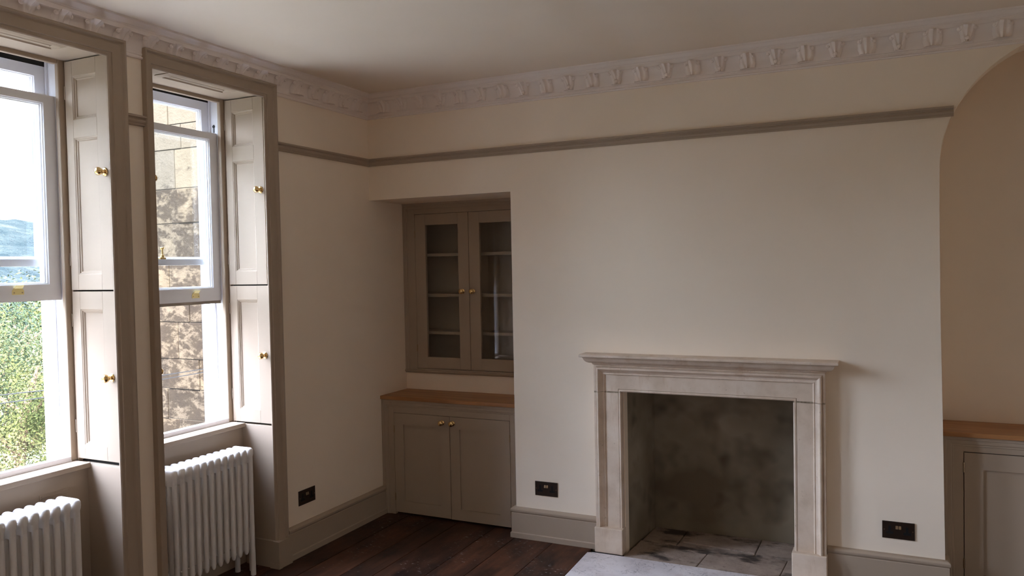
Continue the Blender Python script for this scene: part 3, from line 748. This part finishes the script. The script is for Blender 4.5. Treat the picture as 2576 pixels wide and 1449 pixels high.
# ------------------------------------------------------------------ fireplace
fp = tag(empty('fireplace', (2.192, .1, 0)), 'pale limestone fireplace surround with an empty sooty firebox', 'fireplace')
XL, XR, ZT, ZJ = 1.572, 2.812, 1.087, .930
bol = [(0, 0), (0, .051), (.012, .051), (.0135, .047), (.015, .054), (.020, .061), (.026, .062), (.031, .057), (.036, .049), (.044, .0425), (.050, .041), (.054, .043), (.058, .041), (.060, .035),
       (.139, .035), (.1405, .030), (.142, .036), (.150, .0375), (.155, .033), (.157, .024), (.157, -.06), (.10, -.06), (.02, 0)]
jl = MB(); jl.sweep([(XL, 0, .146), (XL, 0, ZJ - .003)], (0, -1, 0), [(-a, b) for a, b in bol]); jl.build('jamb', M_STONE, fp, smooth=28)
jr = MB(); jr.sweep([(XR, 0, .146), (XR, 0, ZJ - .003)], (0, -1, 0), bol); jr.build('jamb', M_STONE, fp, smooth=28)
hd = MB(); hd.sweep([(XL, 0, ZJ), (XL, 0, ZT), (XR, 0, ZT), (XR, 0, ZJ)], (0, -1, 0), [(-a, b) for a, b in bol]); hd.build('lintel', M_STONE, fp, smooth=28)
for xa_, xb_, xc_, xd_ in ((XL + .003, XL + .155, XL + .0005, XL + .013), (XR - .155, XR - .003, XR - .013, XR - .0005)):
    jt = MB()
    jt.prism([(xc_, 0), (xc_, -.0515), (xd_, -.0515), (xd_, -.0355), (xb_, -.0355), (xb_, 0)] if xc_ < xa_ else [(xd_, 0), (xd_, -.0515), (xc_, -.0515), (xc_, -.0355), (xa_, -.0355), (xa_, 0)], 'z', ZJ - .006, ZJ + .003)
    jt.build('mortar_joint', M_MORTAR, fp)
for x0, x1, yb in ((1.567, 1.734, -.070), (2.645, 2.816, -.070)):
    MB().box(x0, x1, yb, .03, .002, .147).build('plinth_block', M_STONE, fp, bevel=.004)
shp = [(-.012, ZT - .002), (.000, ZT - .001), (.006, ZT + .002), (.007, ZT + .010), (.020, ZT + .011), (.032, ZT + .016), (.041, ZT + .024), (.046, ZT + .034), (.049, ZT + .042), (.053, ZT + .044), (.0645, ZT + .046), (.066, ZT + .049), (.066, ZT + .059), (.064, ZT + .061), (-.06, ZT + .061), (-.06, ZT)]
sh = MB(); sh.sweep([(XR, 0, 0), (XR, -.056, 0), (XL, -.056, 0), (XL, 0, 0)][::-1], (0, 0, 1), [(-a, b) for a, b in shp])
sh.build('mantel_shelf', M_STONE, fp, smooth=25)
# firebox lining
fb = MB(); a, b = (1.736, -.002), (1.770, .505)
t_ = .02
fb.prism([(1.69, .003), (1.7305, .003), (1.771, .505), (1.75, .505)], 'z', -.02, 1.15)
fb.prism([(2.70, .003), (2.73, .003), (2.73, .505), (2.69, .505)], 'z', -.02, 1.15)
fb.box(1.70, 2.73, .505, .525, -.02, 1.15)
fb.box(1.70, 2.73, .004, .525, 1.10, 1.145)
fbo = fb.build('firebox', M_FIRE, fp)
MB().box(1.737, 2.70, -.07, .506, -.10, -.018).build('hearth_bed', M_DARK, fp)
def slab(poly, h=0.0):
    zt = [h + random.uniform(-.003, .002) for _ in poly]
    n = len(poly); c = (sum(p[0] for p in poly) / n, sum(p[1] for p in poly) / n)
    pts = [(x, y, -.02) for x, y in poly] + [(x, y, z) for (x, y), z in zip(poly, zt)]
    mb = MB(); mb.add(pts, [list(range(n))[::-1], list(range(n, 2 * n))] + [[i, (i + 1) % n, n + (i + 1) % n, n + i] for i in range(n)])
    o = mb.build('hearthstone', M_SLAB, fbo, bevel=.003)
slab([(1.762, .230), (1.968, .234), (1.971, .503), (1.774, .503)])
slab([(1.975, .300), (2.411, .262), (2.414, .503), (1.975, .503)])
slab([(2.418, .225), (2.69, .235), (2.688, .503), (2.420, .503)])
slab([(1.752, .125), (1.900, .130), (1.966, .226), (1.758, .223)])
slab([(1.972, .226), (2.10, .150), (2.409, .215), (2.411, .256), (1.975, .294)], -.004)
slab([(1.737, -.066), (2.146, -.070), (2.166, .145), (2.10, .146), (1.97, .22), (1.905, .128), (1.752, .118)])
slab([(2.151, -.070), (2.575, -.068), (2.592, .218), (2.411, .210), (2.170, .146)])
slab([(2.580, -.068), (2.690, -.066), (2.690, .228), (2.596, .218)])
hs = MB(); hs.prism([(1.531, -.098), (1.560, -.084), (2.848, -.078), (2.85, -.50), (1.540, -.50)], 'z', -.015, .005)
tag(hs.build('hearth_slab', M_MARBLE, bevel=.003), 'cracked white marble hearth slab in front of the fireplace', 'hearth')

# ------------------------------------------------------------------ sockets
def socket(origin, ux, nrm, label):
    """origin = lower left corner seen from the room; ux = direction to the right; nrm = out of the wall"""
    O = Vector(origin); U = Vector(ux); Nn = Vector(nrm); Z = Vector((0, 0, 1))
    def bx(mb, u0, u1, z0, z1, d0, d1):
        P = [O + U * u + Z * z + Nn * d for d in (d0, d1) for u, z in ((u0, z0), (u1, z0), (u1, z1), (u0, z1))]
        mb.add(P, [[0, 1, 2, 3], [4, 5, 6, 7], [0, 1, 5, 4], [1, 2, 6, 5], [2, 3, 7, 6], [3, 0, 4, 7]])
    root = empty('wall_socket', O + U * .073); tag(root, label, 'socket', 'bronze double sockets')
    p = MB(); bx(p, 0, .146, 0, .086, 0, .005); p.build('faceplate', M_BRONZE, root, bevel=.0015)
    for c in (.034, .112):
        h = MB(); bx(h, c - .004, c + .004, .047, .060, .0048, .0056)
        bx(h, c - .016, c - .006, .028, .034, .0048, .0056); bx(h, c + .006, c + .016, .028, .034, .0048, .0056); bx(h, c - .017, c + .017, .024, .036, .0046, .0053)
        bx(h, c - .006, c + .006, .036, .064, .0046, .0053)
        h.build('pin_holes', M_BLACK, root)
    for c in (.066, .080):
        s = MB(); P = [(c - .0055, .050, .005), (c + .0055, .050, .005), (c + .0055, .066, .005), (c - .0055, .066, .005), (c - .0055, .050, .010), (c + .0055, .050, .010), (c + .0055, .066, .0065), (c - .0055, .066, .0065)]
        s.add([O + U * u + Z * z + Nn * d for u, z, d in P], [[0, 1, 2, 3], [4, 5, 6, 7], [0, 1, 5, 4], [1, 2, 6, 5], [2, 3, 7, 6], [3, 0, 4, 7]])
        s.build('switch', M_SWITCH, root, bevel=.001)
    for c in (.009, .137):
        s = MB(); s._lathe(O + U * c + Z * .043 + Nn * .005, Nn, [(0, .003), (.0008, .0028), (.0009, .0002)], 8); s.build('screw', M_SWITCH, root)
    return root
socket((1.168, 0, .2721), (1, 0, 0), (0, -1, 0), 'bronze double socket between the niche and the fireplace')
socket((3.0704, 0, .2630), (1, 0, 0), (0, -1, 0), 'bronze double socket between the fireplace and the arched alcove')
socket((0, -.769, .286), (0, 1, 0), (1, 0, 0), 'bronze double socket on the window wall beside the niche')

# ------------------------------------------------------------------ outside
struct(MB().box(-14, 0.5, -40, 40, -5.2, -5.0).build('ground', M_GROUND), 'pale yard below the windows')
# neighbouring stone wing, standing out at a right angle, every block a piece of its own
wing = tag(empty('stone_wing', (-2.4, 1.3, -5)), 'weathered stone wing of the next house seen through the right-hand window', 'building')
MB().box(-4.3, -.62, 1.011, 2.2, -5, 6.5).build('mortar_core', M_ASHJOINT, wing)
zs = [-5 + .33 * i for i in range(14)] + [-.30, -.01, .273, .562, .846, 1.192, 1.49, 1.79, 2.12, 2.443, 2.81, 3.04, 3.40, 3.75, 4.1, 4.45, 4.8, 5.15, 5.5, 5.9, 6.3]
zs = sorted(z for z in zs if z < -.5 or z > -.31)
known = {.562: (-3.067, -2.665), .846: (-2.92,), 1.192: (-2.77,), 2.443: (-2.91,), 2.81: (-2.817,), .273: (-3.085,), -.01: (-2.95,), 1.49: (-3.02,), 1.79: (-2.70,), 2.12: (-2.88,)}
rnd = random.Random(3)
for z0, z1 in zip(zs[:-1], zs[1:]):
    jn = sorted(known.get(z0, (rnd.uniform(-3.1, -2.6),)))
    js = list(jn)
    while js[0] > -4.3 + .25: js.insert(0, js[0] - rnd.uniform(.45, .75))
    while js[-1] < -.62 - .25: js.append(js[-1] + rnd.uniform(.45, .75))
    js[0] = -4.3; js[-1] = -.62
    for x0, x1 in zip(js[:-1], js[1:]):
        if x1 - x0 < .03: continue
        d = rnd.uniform(-.008, .008); g = .003
        MB().box(x0 + g, x1 - g, 1.0 + d, 1.06, z0 + g, z1 - g).build('stone_block', M_ASHCLEAN if z0 >= 2.44 else M_ASHLAR, wing, bevel=.004)
# two telephone wires
for nm, pts, lb in (('telephone_wire', [(-1.5, -9, 1.42), (-1.5, -4, 1.14), (-1.5, -1.531, .976), (-1.5, -1.267, .964), (-1.5, -.40, .940), (-1.5, 1.0, .93)], 'upper of two thin black wires crossing outside the windows'),
                    ('telephone_wire', [(-1.5, -9, 1.30), (-1.5, -4, 1.07), (-1.5, -1.533, .928), (-1.5, -1.268, .921), (-1.5, -.406, .912), (-1.5, 1.0, .915)], 'lower of two thin black wires crossing outside the windows')):
    tag(MB().tube(pts, .003, 6).build(nm, M_WIRE), lb, 'wire', 'telephone wires')

def tree(loc, h, rad, leafmat, label, seed, n=16000, size=.085, lean=0.3, trunk_h=.45):
    rn = random.Random(seed); root = empty('tree', loc); tag(root, label, 'tree', 'trees beyond the yard')
    L = Vector(loc); tops = []
    tm = MB(); tip = L + Vector((lean * .4, lean, h * .75))
    tm.tube([L, L + Vector((0, lean * .1, h * trunk_h * .5)), L + Vector((lean * .2, lean * .5, h * trunk_h)), tip], [h * .024, h * .02, h * .015, h * .004], 9)
    for i in range(7):
        a = rn.uniform(0, 6.28); s = L + (tip - L) * rn.uniform(.4, .85)
        e = s + Vector((math.cos(a) * rad * .6, math.sin(a) * rad * .6, rn.uniform(.1, .3) * h)); tm.tube([s, (s + e) / 2 + Vector((0, 0, .15)), e], [h * .008, h * .006, h * .002], 6)
    tm.build('trunk', M_BARK, root, smooth=50)
    blobs = [(L + Vector((rn.uniform(-.75, .75) * rad, rn.uniform(-.75, .75) * rad, h * rn.uniform(.22, .92))), rad * rn.uniform(.28, .52)) for _ in range(26)]
    fo = MB()
    vs_, fs = [], []
    for i in range(n):
        c, r = rn.choice(blobs); d = Vector((rn.gauss(0, 1), rn.gauss(0, 1), rn.gauss(0, 1))).normalized()
        p = c + d * r * rn.uniform(.55, 1.05); s = size * rn.uniform(.5, 1.15)
        nrm = (d + Vector((rn.uniform(-.7, .7), rn.uniform(-.7, .7), rn.uniform(-.2, 1.0)))).normalized(); t = nrm.orthogonal().normalized(); q = nrm.cross(t)
        ang = rn.uniform(0, 6.28); t, q = t * math.cos(ang) + q * math.sin(ang), q * math.cos(ang) - t * math.sin(ang)
        b = len(vs_); vs_ += [p - t * s, p + q * s * .45 + nrm * s * .1, p + t * s, p - q * s * .45 + nrm * s * .1]; fs.append([b, b + 1, b + 2, b + 3])
    me = bpy.data.meshes.new('foliage'); me.from_pydata([v - L for v in vs_], [], fs); me.materials.append(leafmat)
    o = place('foliage', me, loc, root); o['kind'] = 'stuff'
    return root
tree((-14, 6.3, -5.0), 6.2, 2.0, M_LEAF_A, 'yellow-green tree with a leaning trunk, nearest in the left window', 1, 30000, .042, .5, .6)
tree((-20, 9.4, -5.2), 6.6, 2.5, M_LEAF_B, 'blue-green tree behind the leaning yellow-green tree', 2, 26000, .055)
tree((-19, 3.6, -5.2), 6.4, 2.4, M_LEAF_A, 'bushy tree at the left edge of the left window view', 3, 20000, .055)
tree((-26, 13.6, -5.4), 7.2, 3.0, M_LEAF_A, 'pale tree farther back beyond the blue-green tree', 4, 14000, .1)
tree((-26, 6.6, -5.4), 7.0, 2.8, M_LEAF_B, 'dark green tree far back in the gap beside the leaning tree', 5, 14000, .1)
tall = tree((-7, -12, -5.2), 13.5, 3.4, M_LEAF_B, 'unseen tall dark tree added to dim the shutters, nearest of the tall trees', 7, 15000, .13)  # this tree and its copies are added out of view to block skylight
t2 = copy_tree(tall, (-7.5, -3, 0)); t2['label'] = 'unseen tall dark tree added to dim the shutters, farthest from the house'
t3 = copy_tree(tall, (3.0, -9.5, 0)); t3['label'] = 'unseen tall dark tree added to dim the shutters, closest to the house wall'

# far side of the valley
def hills():
    import mathutils.noise as mn
    nx, ny = 30, 150; pts = []
    for i in range(nx):
        for j in range(ny):
            x = -16 - i * 14.5; y = -260 + j * 5.2
            t = max(0, (-x - 150) / 200)
            z = -5.6 - 6 * min(1, max(0, (-x - 20) / 60)) + 47 * min(1, t) ** 1.15 * (.9 + .15 * math.sin(y * .012 + 1.1)) + 3.0 * mn.noise((x * .03, y * .03, 0)) * min(1, max(0, (-x - 60) / 60))
            if x < -140: z += 2.4 * abs(mn.noise((x * .16, y * .16, 3)))
            pts.append((x, y, z))
    out = []
    for nm, i0, i1, m in (('valley', 0, 10, M_VALLEY), ('hill', 10, nx - 1, M_HILL)):
        mb = MB(); q = pts[i0 * ny:(i1 + 1) * ny]
        mb.add(q, [[i * ny + j, i * ny + j + 1, (i + 1) * ny + j + 1, (i + 1) * ny + j] for i in range(i1 - i0) for j in range(ny - 1)])
        out.append(mb.build(nm, m, smooth=180))
    return out
va, hi_ = hills()
struct(va, 'pale valley floor beyond the trees'); struct(hi_, 'wooded hill across the valley')
